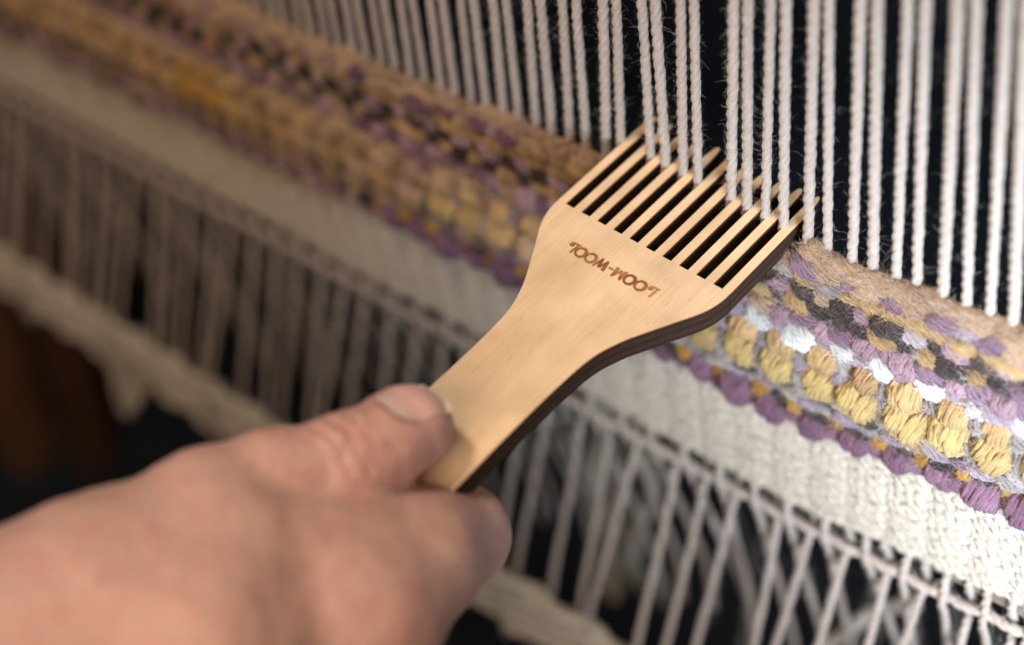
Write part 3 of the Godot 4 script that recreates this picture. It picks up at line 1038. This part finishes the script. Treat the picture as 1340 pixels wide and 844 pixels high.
	for bz in int(count.z):
		for by in int(count.y):
			for bx in int(count.x):
				var org := lo + Vector3(bx, by, bz) * size
				var mid := org + Vector3.ONE * size * 0.5
				var near := []
				var least := 1e9
				for e in bones:
					var a: Vector3 = e[0]
					var ba: Vector3 = e[1] - a
					var h := clampf((mid - a).dot(ba) / ba.length_squared(), 0.0, 1.0)
					var q: float = (mid - a - ba * h).length() - lerpf(e[2], e[3], h)
					least = minf(least, q)
					if q < half_diag * 2.0 + 8.0:
						near.append(e)
				if least > half_diag + 5.0 or least < -half_diag - 4.0:
					continue
				var c := flesh(mid, near)
				if absf(c) > half_diag + 1.5:
					continue
				var i := 0
				for z in w:
					for y in w:
						for x in w:
							corner[i] = flesh(org + Vector3(x, y, z) * cell, near)
							i += 1
				for z in nb:
					for y in nb:
						for x in nb:
							var b0 := x + y * w + z * w * w
							var s0 := corner[b0] < 0.0
							var mixed := false
							for k in 7:
								if (corner[b0 + oi[k + 1]] < 0.0) != s0:
									mixed = true
									break
							if not mixed:
								continue
							var sum := Vector3.ZERO
							var cnt := 0
							for pr in pairs:
								var va := corner[b0 + oi[pr[0]]]
								var vb := corner[b0 + oi[pr[1]]]
								if (va < 0.0) != (vb < 0.0):
									var u := va / (va - vb)
									sum += offs[pr[0]].lerp(offs[pr[1]], u)
									cnt += 1
							var p := org + (Vector3(x, y, z) + sum / cnt) * cell
							var id := Vector3i(bx * nb + x, by * nb + y, bz * nb + z)
							cells[id] = sh.add(p * MM, skin_colour(p))
							for ax in 3:
								var other := corner[b0 + oi[[1, 2, 4][ax]]] < 0.0
								if other != s0:
									edges.append([id, ax, s0])
	for e in edges:
		var id: Vector3i = e[0]
		var u: Vector3i = [Vector3i(0, 1, 0), Vector3i(0, 0, 1), Vector3i(1, 0, 0)][e[1]]
		var v: Vector3i = [Vector3i(0, 0, 1), Vector3i(1, 0, 0), Vector3i(0, 1, 0)][e[1]]
		if not (cells.has(id - u) and cells.has(id - v) and cells.has(id - u - v)):
			continue
		var a: int = cells[id]
		var b: int = cells[id - u]
		var c: int = cells[id - u - v]
		var d: int = cells[id - v]
		if e[2]:
			sh.quad(a, d, c, b)
		else:
			sh.quad(a, b, c, d)
	var skin := make_mat("skin", Color.WHITE, 0.5)
	skin.vertex_color_use_as_albedo = true
	skin.subsurf_scatter_enabled = true
	skin.subsurf_scatter_strength = 0.12
	skin.metallic_specular = 0.42
	var pores := NoiseTexture2D.new()
	pores.width = 512
	pores.height = 512
	pores.seamless = true
	var pn := noise(0.045, 5, 3)
	pn.noise_type = FastNoiseLite.TYPE_CELLULAR
	pores.noise = pn
	skin.heightmap_enabled = true
	skin.heightmap_texture = pores
	skin.heightmap_scale = 0.028
	skin.uv1_triplanar = true
	skin.uv1_scale = Vector3.ONE * 55.0
	part("hand", sh.commit(), skin, o)
	# thumb nail: a plate laid on its bed
	var nail := Shape.new()
	var nu := 22
	var nv := 18
	for i in nu + 1:
		for k in nv + 1:
			var u := lerpf(-6.0, 6.6, float(i) / nu)
			var v := lerpf(-1.0, 1.0, float(k) / nv)
			var end := clampf((u + 6.0) / 3.5, 0.0, 1.0)
			var far := clampf((6.6 - u) / 3.0, 0.0, 1.0)
			var wide := 5.3 * (0.45 + 0.55 * sqrt(1.0 - pow(1.0 - end, 2.0))) * (0.62 + 0.38 * sqrt(1.0 - pow(1.0 - far, 2.0)))
			var p := nail_o + nail_x * u + nail_y * v * wide + nail_n * 13.0
			for it in 26:
				var d := flesh(p, bones)
				if d < 0.05 or p.distance_to(nail_o) > 22.0 or (p - nail_o).dot(nail_n) < 4.0:
					break
				p -= nail_n * d * 0.9
			p += nail_n * (0.20 + 0.12 * (1.0 - v * v))
			var lun := 1.0 - smoothstep(0.0, 2.2, Vector2(u + 6.0, v * wide * 0.6).length() - 2.0)
			var free := smoothstep(5.0, 5.6, u + 0.10 * v * v * 4.0)
			var col := Color(0.74, 0.47, 0.43).lerp(Color(0.74, 0.58, 0.54), lun * 0.7).lerp(Color(0.85, 0.76, 0.68), free * 0.85)
			nail.add(p * MM, col)
	for i in nu:
		for k in nv:
			var a := i * (nv + 1) + k
			nail.quad(a, a + nv + 1, a + nv + 2, a + 1)
	var nm := make_mat("nail", Color.WHITE, 0.36)
	nm.vertex_color_use_as_albedo = true
	nm.metallic_specular = 0.38
	part("thumb_nail", nail.commit(), nm, o)

# ---------------------------------------------------------------- camera, light, order of building
func _ready() -> void:
	var cam := Camera3D.new()
	cam.name = "camera"
	cam.near = 0.02
	cam.far = 20.0
	cam.transform = Transform3D(Basis(Vector3(0.73828, -0.11315, -0.66493), Vector3(-0.38140, 0.74305, -0.54992), Vector3(0.55630, 0.65960, 0.50543)), Vector3(0.16077, 0.20213, 0.21216))
	var lens := CameraAttributesPhysical.new()
	lens.frustum_focal_length = 58.05
	lens.frustum_focus_distance = 0.319
	lens.exposure_aperture = 5.0
	lens.exposure_multiplier = 1.0
	cam.attributes = lens
	add_child(cam)
	var env := Environment.new()
	env.background_mode = Environment.BG_COLOR
	env.background_color = lin(0.05, 0.042, 0.036)
	env.tonemap_mode = Environment.TONE_MAPPER_LINEAR
	env.tonemap_exposure = 1.0
	env.sdfgi_enabled = true
	env.ssao_enabled = true
	env.ssil_enabled = true
	var we := WorldEnvironment.new()
	we.name = "environment"
	we.environment = env
	add_child(we)
	lamp("warm_room_light", Vector3(-0.11, 0.62, 0.21), Vector3(-0.02, 0.0, 0.06), Vector2(0.10, 0.10), Color(1.0, 0.92, 0.84), 0.22)
	lamp("warm_ceiling_light", Vector3(0.24, 0.36, 0.62), Vector3(0.02, -0.03, 0.0), Vector2(0.40, 0.35), Color(1.0, 0.86, 0.75), 0.36)
	var spot := SpotLight3D.new()
	spot.name = "cool_reading_light"
	spot.light_color = Color(0.86, 0.93, 1.0)
	spot.light_energy = 0.53
	spot.light_size = 0.06
	spot.spot_range = 5.0
	spot.spot_attenuation = 2.0
	spot.spot_angle = 38.0
	spot.spot_angle_attenuation = 1.0
	spot.shadow_enabled = true
	add_child(spot)
	spot.look_at_from_position(Vector3(0.27, 0.03, 0.175), Vector3(0.168, -0.012, 0.0))
	build_materials()
	build_setting()
	wooden_post("chair_post", "orange-brown wooden post leaning in the dark beyond the loom", Vector3(-0.556, -0.50, -0.026), Vector3(-0.572, -0.06, -0.050), 0.040, 0.03, lin(0.15, 0.075, 0.04))
	wooden_post("chair_post", "dark reddish wooden post beside the orange-brown one", Vector3(-0.517, -0.50, -0.045), Vector3(-0.507, -0.06, -0.080), 0.026, 0.022, lin(0.09, 0.042, 0.03))
	build_warp()
	build_cords()
	build_tapestry()
	build_comb()
	build_hand()

func lamp(called: String, at: Vector3, towards: Vector3, size: Vector2, col: Color, energy: float) -> void:
	var l := AreaLight3D.new()
	l.name = called
	l.area_size = size
	l.area_normalize_energy = true
	l.light_color = col
	l.light_energy = energy
	l.area_range = 6.0
	l.area_attenuation = 2.0
	l.shadow_enabled = true
	add_child(l)
	l.look_at_from_position(at, towards, Vector3.UP if absf((towards - at).normalized().y) < 0.95 else Vector3.FORWARD)
